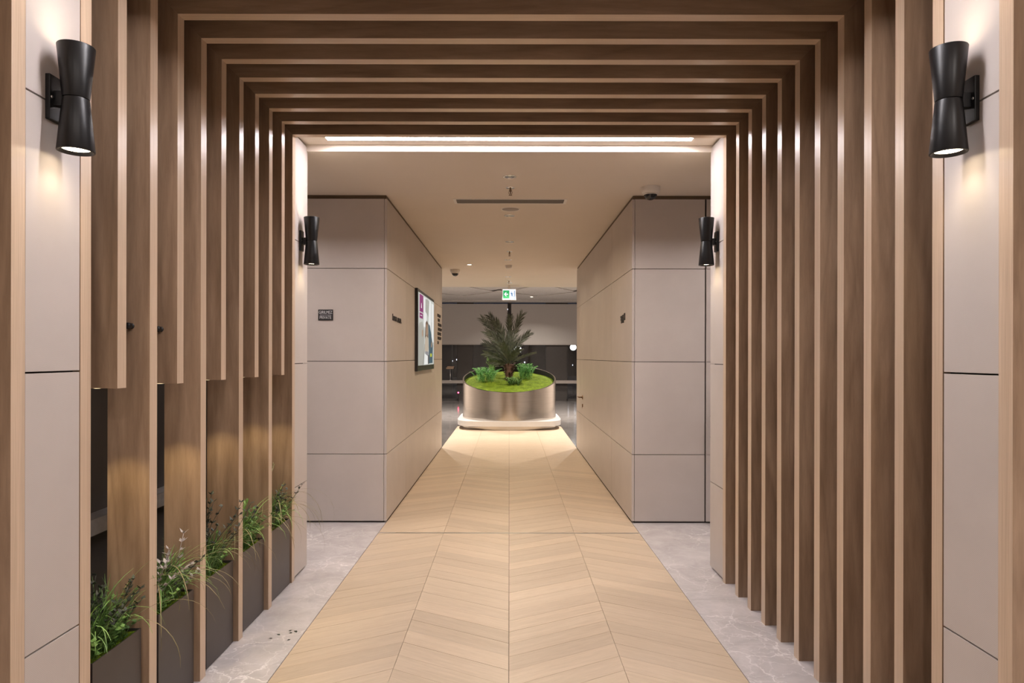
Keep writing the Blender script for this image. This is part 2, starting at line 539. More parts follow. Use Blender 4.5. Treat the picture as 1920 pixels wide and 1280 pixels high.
# near walls carrying the first wall lamps
for sx, W, nm in ((-1, 1.276, 'wall_left'), (1, 1.290, 'wall_right')):
    a, b = sorted((sx * (W + .021), sx * (W + .17)))
    w = boxo(nm, gap_mat, a, b, YN[12] + .053, YN[11] - .001, 0, 2.81)
    struct(w, 'near %s wall strip of beige panels between two wooden posts' % nm[5:])
    panelled(w, 'y', sx * W, -sx, [(YN[12] + .051, YN[11])], ROWSN)
    # panel stub beyond the portal
    W2 = 1.297 if sx < 0 else 1.290
    a, b = sorted((sx * (W2 + .021), sx * 1.62))
    w = boxo(nm, gap_mat, a, b, YN[1] + .053, 4.36, 0, 2.699)
    struct(w, '%s beige wall stub just beyond the wooden portal' % nm[5:])
    panelled(w, 'y', sx * W2, -sx, [(YN[1] + .055, 4.382)], [(.012, .552), (.552, 1.304), (1.304, 2.054), (2.054, 2.69)])
    a, b = sorted((sx * (W2 + .021), sx * 4.2))
    panelled(w, 'x', 4.382, 1, [(a, b)], ROWS)
    a, b = sorted((sx * 1.62, sx * 4.2))
    boxo('backing', gap_mat, a, b, 4.2, 4.36, 0, 2.699, w)

# wall behind the right posts
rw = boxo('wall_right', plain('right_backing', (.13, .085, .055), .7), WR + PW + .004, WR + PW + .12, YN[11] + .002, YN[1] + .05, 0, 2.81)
struct(rw, 'dark backing wall behind the right-hand wooden posts')
# recess behind the left posts
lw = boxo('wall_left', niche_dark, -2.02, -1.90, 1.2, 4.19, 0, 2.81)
struct(lw, 'dark recessed wall behind the left wooden posts')
bs = boxo('stone_ledge', stone_sill, -1.90, -1.813, 1.95, 4.19, .564, .634)
tag(bs, 'grey stone ledge along the dark recess behind the left posts', 'ledge')
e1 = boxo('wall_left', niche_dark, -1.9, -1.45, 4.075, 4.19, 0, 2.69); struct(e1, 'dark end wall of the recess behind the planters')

# corridor blocks
for sx, nm in ((-1, 'wall_corridor_left'), (1, 'wall_corridor_right')):
    a, b = sorted((sx * (XC + .021), sx * 4.2))
    w = boxo(nm, gap_mat, a, b, YB + .021, YE - .021, 0, 2.63)
    struct(w, '%s corridor block clad in beige panels' % nm[14:])
    ysp = [YB + .0, 6.58, 9.23, YE] if sx < 0 else [YB, 6.64, 9.62, YE]
    panelled(w, 'y', sx * XC, -sx, list(zip(ysp[:-1], ysp[1:])), ROWS)
    xs = [XC + .02, 2.3, 4.2] if sx < 0 else [XC + .02, 1.588]
    for q0, q1 in zip(xs[:-1], xs[1:]):
        a, b = sorted((sx * q0, sx * q1))
        panelled(w, 'x', YB, -1, [(a, b)], ROWS)
    if sx > 0: panelled(w, 'x', YB, -1, [(2.56, 4.2)], ROWS)
    a, b = sorted((sx * (XC + .02), sx * 4.2))
    panelled(w, 'x', YE, 1, [(a, b)], ROWS)
    a, b = sorted((sx * (XC + .008), sx * 4.2))
    boxo('top_trim', trim_mat, a, b, YB + .008, YE - .008, 2.631, CEIL - .001, w)
# hidden door in the right block
d = boxo('door_1', panel_mat, 1.597, 2.55, YB + .004, YB + .020, .014, 2.10, None)
struct(d, 'flush beige door in the right corridor block beside a dark gap')
for z0, z1 in ((.012, SEAMS[0]), (SEAMS[0], SEAMS[1]), (SEAMS[1], SEAMS[2]), (SEAMS[2], 2.629)):
    boxo('panel', panel_mat, 1.597, 2.55, YB - .004, YB + .003, z0 + .003, z1 - .003, d)
h = MB(); h.tube([(1.632, YB - .048, .665), (1.632, YB - .048, .905)], .009, 10)
h.tube([(1.632, YB - .004, .70), (1.632, YB - .048, .70)], .006, 8); h.tube([(1.632, YB - .004, .87), (1.632, YB - .048, .87)], .006, 8)
h.build('pull_handle', chrome, d)
# lever and key plate on the right corridor wall
lv = thing('door_lever', 'slim lever and key plate on the right corridor wall near its far end', 'handle', (XC, 9.23, .80))
bronze = plain('bronze_metal', (.20, .13, .08), .4, .8)
m = MB(); m.lathe([(0, -.012), (.026, -.012), (.026, -.001)], 20, axis='x'); m.build('rose', bronze, lv)
m = MB(); m.tube([(-.012, 0, 0), (-.05, 0, 0), (-.055, .02, 0), (-.055, .15, 0)], .009, 8); m.build('lever', bronze, lv)
m = MB(); m.lathe([(0, -.010), (.022, -.010), (.022, -.001)], 20, c=(0, 0, -.11), axis='x'); m.box(-.012, -.009, -.006, .006, -.15, -.10); m.build('key_plate', bronze, lv)

# ------------------------------------------------------------------ far window wall
frame_mat = plain('window_frame_dark', (.030, .027, .026), .5)
column_mat = plain('column_brown', (.040, .034, .031), .6)
blind_mat = plain('roller_blind_fabric', (.44, .415, .395), .9, var=.03, scale=60)
rail_mat = plain('rail_stone', (.30, .265, .24), .5)
def glass_material():
    m, nt, b = new_mat('night_glass')
    setp(b, color=(.6, .63, .65), rough=.0, trans=1.0, ior=1.5)
    return m
glass = glass_material()
wb = boxo('wall_back', frame_mat, -4.2, 4.2, YW + .02, YW + .2, 3.0, 3.3); struct(wb, 'dark header above the far windows')
def px(x, y): return x * y / F
pane_edges = [-4.2, -1.56, -1.10, -.90, -.55, .62, 1.12, 1.72, 4.2]
win = MB().box(-4.2, 4.2, YW + .005, YW + .02, -.05, .0).build('window_1', frame_mat); struct(win, 'dark night window wall behind the round planter')
for q0, q1, kind in ((-4.2, -1.57, 'g'), (-1.57, -1.12, 'c'), (-1.12, -.02, 'g'), (-.02, .04, 'c'), (.04, 1.13, 'g'), (1.13, 1.75, 'c'), (1.75, 4.2, 'g')):
    if kind == 'g':
        boxo('pane', glass, q0 + .03, q1 - .03, YW + .045, YW + .057, .06, 3.0, win)
        m = MB(); m.box(q0, q0 + .03, YW + .02, YW + .09, .0, 3.0); m.box(q1 - .03, q1, YW + .02, YW + .09, 0, 3.0); m.box(q0, q1, YW + .02, YW + .09, 0, .06)
        m.build('frame', frame_mat, win)
    else:
        boxo('column', column_mat, q0, q1, YW + .0, YW + .16, 0, 3.0, win)
rl = boxo('window_rail', rail_mat, -4.15, 4.15, YW - .16, YW - .005, .535, .625)
tag(rl, 'taupe ledge rail running across the far window behind the round planter', 'ledge')
# two blinds meeting behind the palm
for nm, q0, q1, lab in (('roller_blind', -4.1, -.055, 'grey roller blind on the left half of the far window'), ('roller_blind', .055, 4.1, 'grey roller blind on the right half of the far window')):
    t = thing(nm, lab, 'blind', ((q0 + q1) / 2, YW - .06, 1.70), group='roller blinds on the far window')
    wd = (q1 - q0) / 2
    boxo('fabric', blind_mat, -wd, wd, -.002, .002, .03, 1.245, t)
    boxo('bottom_bar', plain('blind_bar', (.36, .33, .31), .5), -wd, wd, -.012, .012, 0, .03, t)
m = MB(); m.tube([(-.045, YW - .06, 1.0), (-.045, YW - .06, 2.98)], .008, 6); m.tube([(.045, YW - .06, 1.0), (.045, YW - .06, 2.98)], .008, 6)
# side walls of far hall and lobby
for sx, nm in ((-1, 'wall_hall_left'), (1, 'wall_hall_right')):
    a, b = sorted((sx * 4.2, sx * 4.35))
    w = boxo(nm, lobby_wall, a, b, 4.2, YW + .2, 0, 3.3); struct(w, 'plain side wall of the far hall')
    w = boxo(nm.replace('hall', 'lobby'), lobby_wall, a, b, -5.2, 1.9, 0, 3.3); struct(w, 'plain side wall of the lobby before the portal')
    a, b = sorted((sx * (WR + PW + .02), sx * 4.2))
    w = boxo(nm.replace('hall', 'portal'), lobby_wall, a, b, 1.76, 1.90, 0, 3.3); struct(w, 'lobby wall beside the portal')
w = boxo('wall_portal_top', lobby_wall, -WR - PW - .02, WR + PW + .02, 1.60, 1.745, ZTOP + PW + .01, 3.1); struct(w, 'lobby wall above the portal')
w = boxo('wall_behind', lobby_wall, -4.35, 4.35, -5.35, -5.2, 0, 3.3); struct(w, 'lobby wall behind the viewer')

# ------------------------------------------------------------------ portal frames
ORD = {12: 'nearest', 11: 'second', 10: 'third', 9: 'fourth', 8: 'fifth', 7: 'sixth', 6: 'seventh', 5: 'eighth', 4: 'ninth', 3: 'tenth', 2: 'eleventh', 1: 'farthest'}
for i in range(12, 0, -1):
    cut = i in (2, 4, 6, 8, 10)
    o_ = ORD[i]
    lab = ('%s wooden portal frame%s, %s' % (o_, '' if i in (12, 1) else ' from the front', 'left post cut short above a planter' if cut else 'both posts reaching the floor'))
    wl = WL - (.005 if i >= 11 else 0) + (.012 if i == 1 else 0); wr = WR
    t = thing('portal_frame', lab, 'wooden frame', (0, YN[i], 0), group='wooden portal frames of the tunnel')
    zb = CUT if cut else 0.0
    # left post: polygon in x,z, mitred at the top
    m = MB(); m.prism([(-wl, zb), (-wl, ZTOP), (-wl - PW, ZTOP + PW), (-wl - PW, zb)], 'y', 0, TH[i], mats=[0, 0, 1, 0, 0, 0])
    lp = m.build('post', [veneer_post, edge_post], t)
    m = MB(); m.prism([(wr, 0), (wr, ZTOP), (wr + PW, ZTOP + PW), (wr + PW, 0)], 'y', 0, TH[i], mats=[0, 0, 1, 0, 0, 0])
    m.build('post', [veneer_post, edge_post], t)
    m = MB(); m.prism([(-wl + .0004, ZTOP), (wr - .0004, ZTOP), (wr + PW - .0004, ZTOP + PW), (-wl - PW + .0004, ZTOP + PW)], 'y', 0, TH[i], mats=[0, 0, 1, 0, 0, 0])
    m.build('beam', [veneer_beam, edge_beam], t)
    if cut:
        m = MB(); m.lathe([(0, -.0006), (.016, -.0006), (.016, 0.0)], 16, c=(-wl - .075, .0255, zb - .0002)); m.build('spot_lens', plant_lens, lp)
        L = bpy.data.lights.new('plant_spot', 'SPOT'); L.energy = E_PLANT; L.color = (1.0, .80, .42); L.spot_size = math.radians(74); L.spot_blend = .5; L.shadow_soft_size = .003
        lo = bpy.data.objects.new('plant_spot', L); link(lo, lp); lo.location = (-wl - .075, .0255, zb - .005)
# small black stops on two posts
for (i, pxx, pyy, lab) in ((9, 241, 612, 'small black peg on the front of the fourth left post'), (8, 297, 618, 'small black peg on the front of the fifth left post')):
    y = YN[i]; x = (pxx - 955) * (y - .02) / F; z = HC + (668 - pyy) * (y - .02) / F
    t = thing('wall_peg', lab, 'peg', (x, y, z), group='black pegs on the left posts')
    m = MB(); m.lathe([(0, -.034), (.009, -.034), (.0115, -.031), (.0115, -.016), (.006, -.014), (.006, -.0005)], 16, axis='y'); m.build('knob', black_metal, t)
    m = MB(); m.lathe([(0, -.004), (.010, -.004), (.010, -.0002)], 16, axis='y'); m.build('collar', black_metal, t)

# ------------------------------------------------------------------ wall lamps (up and down hourglass)
def sconce(loc, sx, lab):
    t = thing('wall_lamp', lab, 'wall lamp', loc, group='black hourglass wall lamps')
    R, w, H = .0475, .033, .146
    m = MB(); m.lathe([(w, 0.001), (w + .001, .004), (R, H - .002), (R - .001, H), (R - .006, H), (R - .008, H - .012), (0, H - .012)], 40)
    u = m.build('upper_cone', black_metal, t)
    m = MB(); m.lathe([(w, -0.001), (w + .001, -.004), (R, -H + .002), (R - .001, -H), (R - .006, -H), (R - .008, -H + .012), (0, -H + .012)], 40)
    dn = m.build('lower_cone', black_metal, t)
    for part, s in ((u, 1), (dn, -1)):
        m = MB(); m.lathe([(0, s * (H - .0115)), (.034, s * (H - .0115)), (.036, s * (H - .009)), (0, s * (H - .0075))], 32); m.build('lens', lens_warm, part)
        L = bpy.data.lights.new('lamp_beam', 'SPOT'); L.energy = E_SCONCE * (.45 if s > 0 else 1.3); L.color = (1.0, .84, .60); L.spot_size = math.radians(125); L.spot_blend = 1.0; L.shadow_soft_size = .02
        lo = bpy.data.objects.new('lamp_beam', L); link(lo, part); lo.location = (0, 0, s * (H + .004))
        lo.rotation_euler = (math.pi if s > 0 else 0, 0, 0)
    # back plate toward the wall
    D = .069
    m = MB(); a, b = sorted((sx * (D - .014), sx * (D - .0005))); m.bbox_bevel(a, b, -.027, .027, -.062, .062, .0015)
    a, b = sorted((sx * .030, sx * (D - .013))); m.box(a, b, -.011, .011, -.02, .02)
    bp = m.build('back_plate', black_metal, t)
    for yy in (-.019, .019):
        m = MB(); m.lathe([(0, -sx * .002), (.0035, -sx * .0015), (.004, 0)], 12, c=(sx * (D - .0145), yy, 0), axis='x'); m.build('screw', screw_mat, bp)
    return t
ZS = 2.063
sconce((-1.276 + .069, 1.90, ZS), -1, 'black hourglass wall lamp on the near left wall strip')
sconce((1.290 - .069, 1.90, ZS), 1, 'black hourglass wall lamp on the near right wall strip')
sconce((-1.297 + .069, 4.235, ZS), -1, 'black hourglass wall lamp on the far left wall stub')
sconce((1.290 - .069, 4.235, ZS), 1, 'black hourglass wall lamp on the far right wall stub')

# ------------------------------------------------------------------ ceiling fittings
def area(name, parent, loc, size, energy, color, spread=140):
    L = bpy.data.lights.new(name, 'AREA'); L.shape = 'DISK'; L.size = size; L.energy = energy; L.color = color; L.spread = math.radians(spread)
    o = bpy.data.objects.new(name, L); link(o, parent); o.location = loc
    return o
WARM = (1.0, .80, .55); NEUT = (1.0, .92, .88); HALL = (1.0, .90, .80)
lens_off = plain('downlight_reflector', (.26, .29, .34), .15, .9, .02)
def downlight(loc, r, lab, energy, color, lens=None, spread=140, kind='area', cone=100, grp='recessed downlights'):
    t = thing('downlight', lab, 'downlight', loc, group=grp)
    m = MB(); m.lathe([(r * .72, -.001), (r * .76, -.006), (r, -.004), (r, -.0002)], 28); m.build('ring', chrome, t)
    m = MB(); m.lathe([(0, -.002), (r * .72, -.002), (r * .72, -.0004)], 24); m.build('lens', lens or lens_off, t)
    if energy > 0:
        if kind == 'area': area('downlight_beam', t, (0, 0, -.012), r * 1.3, energy, color, spread)
        else:
            L = bpy.data.lights.new('downlight_beam', 'SPOT'); L.energy = energy; L.color = color; L.spot_size = math.radians(cone); L.spot_blend = .8; L.shadow_soft_size = r * .6
            lo = bpy.data.objects.new('downlight_beam', L); link(lo, t); lo.location = (0, 0, -.014)
    return t
lit = emis('downlight_lit', (1, .88, .7), 14)
for y, lab in ((4.964, 'first'), (6.337, 'second'), (7.78, 'third'), (9.24, 'fourth'), (11.2, 'fifth')):
    downlight((.0 if y < 9 else -.02, y, CEIL), .05, '%s small chrome downlight along the corridor ceiling centre line' % lab, E_CORR, WARM, spread=150)
downlight((-.57, 9.72, CEIL), .045, 'glowing white downlight near the left wall at the corridor end', E_CORR * .5, WARM, lit, kind='spot', cone=110)
downlight((.62, 19.0, 3.011), .06, 'glowing downlight in the far ceiling right of the exit sign', E_FAR * .5, HALL, lit)
for k, (x, y, n) in enumerate(((-1.9, 11.6, 'left'), (1.9, 11.6, 'right'))):
    downlight((x, y, CEIL), .06, 'downlight in the hall ceiling round the %s corner' % n, E_FAR * .6, HALL, lit)
downlight((0.0, 12.1, CEIL), .05, 'small downlight above the front of the round planter', E_FAR * .16, (1, .93, .85), lens_off, spread=130)
for k, (x, y, n) in enumerate(((-2.3, 15.5, 'left'), (2.3, 15.5, 'right'))):
    downlight((x, y, 3.035), .06, 'downlight in the far hall ceiling to the %s of the planter' % n, E_FAR * 3.4, HALL, lit)
for sx, n in ((-1, 'left'), (1, 'right')):
    downlight((sx * 2.2, 4.95, CEIL), .06, 'downlight in the %s side passage ceiling' % n, E_CORR * 1.0, NEUT, lit)
k = 0
for y, rn in ((-.9, 'front'), (-3.4, 'rear')):  # added fill behind the camera, strongest at right to lift the left posts
    for x, cn, kk in ((-1.5, 'left', .4), (0.0, 'centre', 1.0), (1.5, 'right', 2.5)):
        downlight((x, y, 3.10), .09, 'unseen lobby fill lamp, %s row, %s' % (rn, cn), E_LOBBY_FILL * kk, NEUT, lit, spread=170, grp='lobby fill lamps')

def sprinkler(x, y, lab, z=CEIL):
    t = thing('sprinkler', lab, 'sprinkler', (x, y, z), group='ceiling sprinklers')
    m = MB(); m.lathe([(0, -.004), (.034, -.004), (.036, -.0003)], 24); m.build('rosette', chrome, t)
    m = MB(); m.lathe([(.008, -.004), (.008, -.03), (.004, -.034), (.004, -.05)], 12)
    m.tube([(.010, 0, -.02), (.014, 0, -.04), (.004, 0, -.058)], .002, 6); m.tube([(-.010, 0, -.02), (-.014, 0, -.04), (-.004, 0, -.058)], .002, 6); m.build('stem', bronze, t)
    m = MB(); m.lathe([(0, -.058), (.014, -.058), (.014, -.060), (0, -.060)], 12); m.build('deflector', bronze, t)
sprinkler(.006, 5.29, 'nearest ceiling sprinkler in front of the air slot')
sprinkler(.0, 8.50, 'ceiling sprinkler midway along the corridor')
sprinkler(-.01, 11.75, 'ceiling sprinkler just before the exit sign')
# speaker
t = thing('ceiling_speaker', 'round flat speaker grille in the ceiling behind the air slot', 'speaker', (.008, 6.06, CEIL))
m = MB(); m.lathe([(.075, -.003), (.082, -.006), (.086, -.0003)], 36); m.build('rim', white_plastic, t)
m = MB(); m.lathe([(0, -.003), (.075, -.003), (.075, -.0004)], 36); m.build('grille', grey_plastic, t)
# air slot
vent_grey = plain('vent_grey', (.10, .085, .075), .5)
t = thing('air_slot', 'long grey air slot diffuser across the corridor ceiling', 'vent', (.005, 5.75, CEIL))
wv = .475
m = MB(); m.box(-wv, wv, -.090, -.074, -.004, -.0003); m.box(-wv, wv, .074, .090, -.004, -.0003); m.box(-wv, -wv + .023, -.074, .074, -.004, -.0003); m.box(wv - .023, wv, -.074, .074, -.004, -.0003); m.build('frame', white_plastic, t)
m = MB(); m.box(-wv + .023, wv - .023, -.074, .074, -.0010, -.0003); m.build('throat', plain('vent_throat', (.06, .05, .045), .8), t)
for k in range(4):
    yy = -.052 + k * .034
    m = MB(); m.prism([(yy - .006, -.0012), (yy - .004, -.0012), (yy + .008, -.004), (yy + .006, -.004)], 'x', -wv + .024, wv - .024); m.build('fin', vent_grey, t)
# smoke detector
t = thing('smoke_detector', 'small cream smoke detector on the corridor ceiling', 'smoke detector', (-.012, 9.80, CEIL))
m = MB(); m.lathe([(0, -.012), (.052, -.012), (.052, -.0003)], 24); m.build('base', white_plastic, t)
m = MB(); m.lathe([(0, -.05), (.036, -.048), (.046, -.03), (.046, -.0125)], 24); m.build('head', white_plastic, t)
def dome(x, y, lab):
    t = thing('security_camera', lab, 'security camera', (x, y, CEIL), group='dome security cameras')
    m = MB(); m.lathe([(.074, -.0003), (.074, -.028), (.070, -.034), (.066, -.045), (.056, -.050), (.052, -.050)], 36); m.lathe([(0, -.001), (.074, -.0005)], 36); m.build('base', white_plastic, t)
    prof = [(.052 * math.cos(a * math.pi / 16), -.050 - .050 * math.sin(a * math.pi / 16)) for a in range(0, 9)]
    m = MB(); m.lathe(prof[:-1] + [(0, prof[-1][1])], 32); m.build('dome', dark_glass_ball, t)
    m = MB(); m.lathe([(.052, -.050), (.056, -.0505), (.055, -.058), (.0515, -.060)], 32); m.build('ring', white_plastic, t)
dome(1.087, 5.27, 'white dome security camera on the ceiling before the right corridor block')
dome(-.82, 10.30, 'white dome security camera at the end of the left corridor wall')

# ------------------------------------------------------------------ exit sign
ex = thing('exit_sign', 'glowing green exit sign with left arrow hanging above the planter', 'exit sign', (-.005, 12.5, 2.485))
sign_white = emis('exit_white', (.85, .93, 1.0), .6)
sign_green = emis('exit_green', (.015, .22, .07), 1.0, (.02, .2, .06)); sign_navy = emis('exit_navy', (.03, .10, .22), 1.0, (.03, .08, .16))
boxo('housing', white_plastic, -.128, .128, -.02, .02, -.105, .105, ex, bevel=.003)
fp = boxo('face', sign_white, -.118, .118, -.023, -.0205, -.092, .092, ex)
boxo('green_field', sign_green, -.112, .004, -.0245, -.0232, -.078, .072, fp)
def flat(poly, mat, name, parent, y, sc_=1.0, off=(0, 0), th=.001):
    m = MB(); m.prism([(p[0] * sc_ + off[0], p[1] * sc_ + off[1]) for p in poly], 'y', y - th, y); return m.build(name, mat, parent)
arrow_bar = [(-.088, -.008), (-.02, -.008), (-.02, .010), (-.088, .010)]
m = MB(); m.prism(arrow_bar, 'y', -.0256, -.0247)
m.prism([(-.096, .001), (-.060, .038), (-.044, .038), (-.074, .001), (-.044, -.036), (-.060, -.036)], 'y', -.0262, -.0257)
m.build('arrow', sign_white, fp)
m = MB()
def rp(p, a=-.0238, b=-.0232): m.prism(p, 'y', a, b)
rp([(.092, -.085), (.105, -.085), (.105, .07), (.092, .07)]); rp([(.004, -.092), (.118, -.092), (.118, -.084), (.004, -.084)])
rp([(.036, .048), (.048, .052), (.052, .042), (.044, .034), (.034, .038)]); 
rp([(.030, .030), (.058, .026), (.062, -.010), (.044, -.016)], -.0245, -.0239)
rp([(.014, .012), (.032, .030), (.034, .022), (.018, .004)]); rp([(.058, .024), (.076, .006), (.084, .010), (.062, .030)], -.0248, -.0246)
rp([(.048, -.012), (.062, -.012), (.070, -.040), (.084, -.042), (.082, -.052), (.060, -.050)], -.0251, -.0249)
rp([(.044, -.014), (.054, -.018), (.040, -.048), (.024, -.076), (.014, -.070), (.030, -.044)], -.0254, -.0252)
m.build('running_figure', sign_navy, fp)
m = MB(); m.box(-.02, .02, -.012, .012, .105, .1715); m.build('bracket', white_plastic, ex)

# ------------------------------------------------------------------ writing
def text_mesh(body, size, ext=.0006):
    cu = bpy.data.curves.new('txt', 'FONT'); cu.body = body; cu.size = size; cu.extrude = ext; cu.align_x = 'CENTER'; cu.align_y = 'CENTER'
    o = bpy.data.objects.new('txt', cu); COL.objects.link(o)
    bpy.context.view_layer.update()
    dg = bpy.context.evaluated_depsgraph_get()
    me = bpy.data.meshes.new_from_object(o.evaluated_get(dg))
    bpy.data.objects.remove(o)
    for v in me.vertices: v.co = (v.co.x, -v.co.z, v.co.y)
    return me
print_white = plain('print_white', (.62, .62, .64), .5, var=.02)
pl = thing('door_plaque', 'small black plaque with white lettering on the left block front', 'sign', (-1.49, YB, 1.683))
boxo('plate', plain('plaque_black', (.012, .011, .013), .4), -.060, .060, -.006, -.0004, -.044, .044, pl, bevel=.001)
for body, zz, sx in (('GIRILMEZ', .0205, .108), ('PRIVATE', -.0215, .094)):
    me = text_mesh(body, .034)
    xs = [v.co.x for v in me.vertices]; k = sx / (max(xs) - min(xs)); cx = (max(xs) + min(xs)) / 2
    for v in me.vertices: v.co.x = (v.co.x - cx) * k
    me.materials.append(print_white)
    obj('lettering', me, pl, (0, -.0068, zz))
boxo('rule', print_white, -.047, .047, -.0075, -.0062, -.0012, .0012, pl)

letter_black = plain('letter_black', (.018, .013, .011), .5)
def letters(name, lab, sx, spec, group=None):
    """illegible small raised dark letters on a corridor wall; spec: (y0,y1,z0,z1,n strokes)"""
    ys = [q for s_ in spec for q in s_[:2]]; zs = [q for s_ in spec for q in s_[2:4]]
    y_c, z_c = sum(ys) / len(ys), sum(zs) / len(zs)
    t = thing(name, lab, 'lettering', (sx * XC, y_c, z_c), group=group)
    for (y0, y1, z0, z1, n) in spec:
        m = MB(); w = (y1 - y0) / n
        for k in range(n):
            a = y0 + k * w; x0, x1 = sorted((-sx * .0005, -sx * .006))
            bw = w * .34
            m.box(x0, x1, a - y_c, a + bw - y_c, z0 - z_c, z1 - z_c)
            kind = (k * 7 + int(z0 * 100)) % 4
            hh = (z1 - z0)
            if kind in (0, 2): m.box(x0, x1, a + bw - y_c, a + w * .86 - y_c, z1 - hh * .28 - z_c, z1 - z_c)
            if kind in (1, 2): m.box(x0, x1, a + bw - y_c, a + w * .86 - y_c, z0 - z_c, z0 + hh * .28 - z_c)
            if kind in (0, 3): m.box(x0, x1, a + bw - y_c, a + w * .80 - y_c, z0 + hh * .38 - z_c, z0 + hh * .62 - z_c)
        m.build('word', letter_black, t)
letters('wall_lettering', 'small black raised lettering on the left corridor wall before the screen', -1,
        [(5.80, 5.83, 1.655, 1.712, 1), (5.85, 6.03, 1.655, 1.695, 5), (6.065, 6.27, 1.650, 1.692, 5)])
letters('wall_lettering', 'small black raised lettering high on the right corridor wall', 1,
        [(5.86, 5.92, 1.665, 1.725, 1), (5.93, 6.03, 1.645, 1.715, 2), (6.04, 6.10, 1.645, 1.71, 1)])
rows = []
zz = 1.94
for y0, y1, n in ((9.42, 9.86, 6), (9.48, 9.74, 4), (9.50, 9.98, 7), (9.50, 10.02, 7), (9.44, 9.94, 7), (9.46, 9.94, 7), (9.44, 9.62, 2)):
    rows.append((y0, y1, zz - .042, zz + .0, n)); zz -= .063
letters('wall_lettering', 'stacked list of black raised lettering at the far end of the left corridor wall', -1, rows)

# ------------------------------------------------------------------ wall screen
TY0, TY1, TZ0, TZ1 = 7.18, 8.74, 1.19, 2.07
tv = thing('wall_screen', 'large black-framed advertising screen on the left corridor wall', 'screen', (-XC, (TY0 + TY1) / 2, TZ0))
hy = (TY1 - TY0) / 2; hz = TZ1 - TZ0
boxo('casing', plain('screen_casing', (.012, .010, .010), .35), .0005, .030, -hy, hy, 0, hz, tv, bevel=.003)
def scr(name, col, s): return emis(name, col, s * .5, (.02, .02, .02))
EM = {'bg': scr('scr_bg', (.62, .64, .60), .85), 'wh': scr('scr_white', (.85, .86, .84), .95), 'mag': scr('scr_magenta', (.23, .01, .15), 1.0), 'skin': scr('scr_skin', (.42, .27, .18), .9),
      'hair': scr('scr_hair', (.14, .085, .06), .8), 'top': scr('scr_top', (.55, .46, .36), .9), 'grey': scr('scr_grey', (.28, .28, .30), .9), 'teal': scr('scr_teal', (.025, .085, .12), 1.0),
      'yel': scr('scr_yellow', (.50, .52, .04), 1.0), 'dk': scr('scr_dark', (.03, .03, .035), 1.0), 'lg': scr('scr_pale', (.42, .42, .38), .9)}
sp = boxo('display', EM['bg'], .0302, .0316, -hy + .05, hy - .03, .06, hz - .035, tv)
order = ['wh', 'lg', 'mag', 'hair', 'skin', 'top', 'grey', 'teal', 'yel', 'dk']
shapes = [  # (u 0..1 left to right as seen, v 0..1 bottom to top)
    ('lg', [(0, 0), (.30, 0), (.34, .50), (.22, .62), (.05, .58), (0, .52)]), ('wh', [(.30, .55), (.48, .55), (.48, .98), (.30, .98)]), ('wh', [(.62, .45), (.78, .45), (.78, .98), (.62, .98)]), ('wh', [(.82, .35), (.98, .35), (.98, .96), (.82, .96)]),
    ('lg', [(.40, .78), (.60, .72), (.66, .97), (.40, .97)]),
    ('mag', [(.06, .745), (.27, .745), (.27, .985), (.06, .985)]), ('mag', [(.06, .655), (.25, .655), (.25, .73), (.06, .73)]),
    ('wh', [(.14, .80), (.19, .80), (.17, .87), (.15, .87)]), ('wh', [(.10, .69), (.20, .69), (.20, .70), (.10, .70)]),
    ('teal', [(.64, .02), (.90, .02), (.92, .30), (.80, .46), (.70, .60), (.60, .62), (.62, .30)]),
    ('hair', [(.38, .40), (.42, .62), (.50, .66), (.58, .62), (.60, .42), (.56, .28), (.44, .26)]), ('skin', [(.44, .45), (.46, .58), (.50, .62), (.55, .57), (.56, .47), (.51, .42)]),
    ('top', [(.36, .24), (.40, .40), (.48, .43), (.58, .40), (.62, .26), (.56, .18), (.40, .17)]), ('grey', [(.36, .08), (.40, .20), (.60, .20), (.64, .04), (.50, .02)]),
    ('skin', [(.18, .43), (.20, .50), (.25, .50), (.27, .43), (.22, .39)]), ('lg', [(.10, .15), (.14, .40), (.30, .40), (.32, .15)]),
    ('wh', [(.34, .01), (.56, .01), (.56, .13), (.36, .17)]), ('dk', [(.58, .01), (.64, .01), (.64, .14), (.58, .15)]), ('dk', [(.26, .01), (.28, .01), (.37, .30), (.36, .31)]),
    ('yel', [(.72, .12), (.84, .12), (.84, .17), (.72, .17)]), ('dk', [(.78, .30), (.80, .30), (.82, .66), (.81, .66)]), ('skin', [(.78, .26), (.84, .28), (.86, .36), (.80, .34)])]
a0, a1, b0, b1 = -hy + .05, hy - .03, .06, hz - .035
m = MB()
for k, (mk, poly) in enumerate(shapes):
    x = .0318 + k * .00006
    m.prism([(a0 + u * (a1 - a0), b0 + v * (b1 - b0)) for u, v in poly], 'x', x, x + .00004, mat=order.index(mk))
m.build('picture', [EM[k] for k in order], sp)

# ------------------------------------------------------------------ round planter
PX, PY = 0.0, 13.40
rp_ = thing('round_planter', 'large round brushed steel planter with slanted rim on a white platform', 'planter', (PX, PY, 0))
R0, R1 = .911, .885
def rim_h(y): return .92 + .2552 * y
N = 128
m = MB(); vs = []
ang = [2 * math.pi * k / N for k in range(N)]
ringo_b = [(R0 * math.cos(a), R0 * math.sin(a), .165) for a in ang]
ringo_t = [(R0 * math.cos(a), R0 * math.sin(a), rim_h(R0 * math.sin(a))) for a in ang]
fs = [(k, (k + 1) % N, N + (k + 1) % N, N + k) for k in range(N)]
m.add(ringo_b + ringo_t, fs, 0, True)
ringi_t = [(R1 * math.cos(a), R1 * math.sin(a), rim_h(R1 * math.sin(a)) + .001) for a in ang]
m.add(ringo_t + ringi_t, fs, 0, False)
sh = m.build('shell', brushed, rp_)
m = MB(); ringi_b = [(p[0], p[1], p[2] - .30) for p in ringi_t]
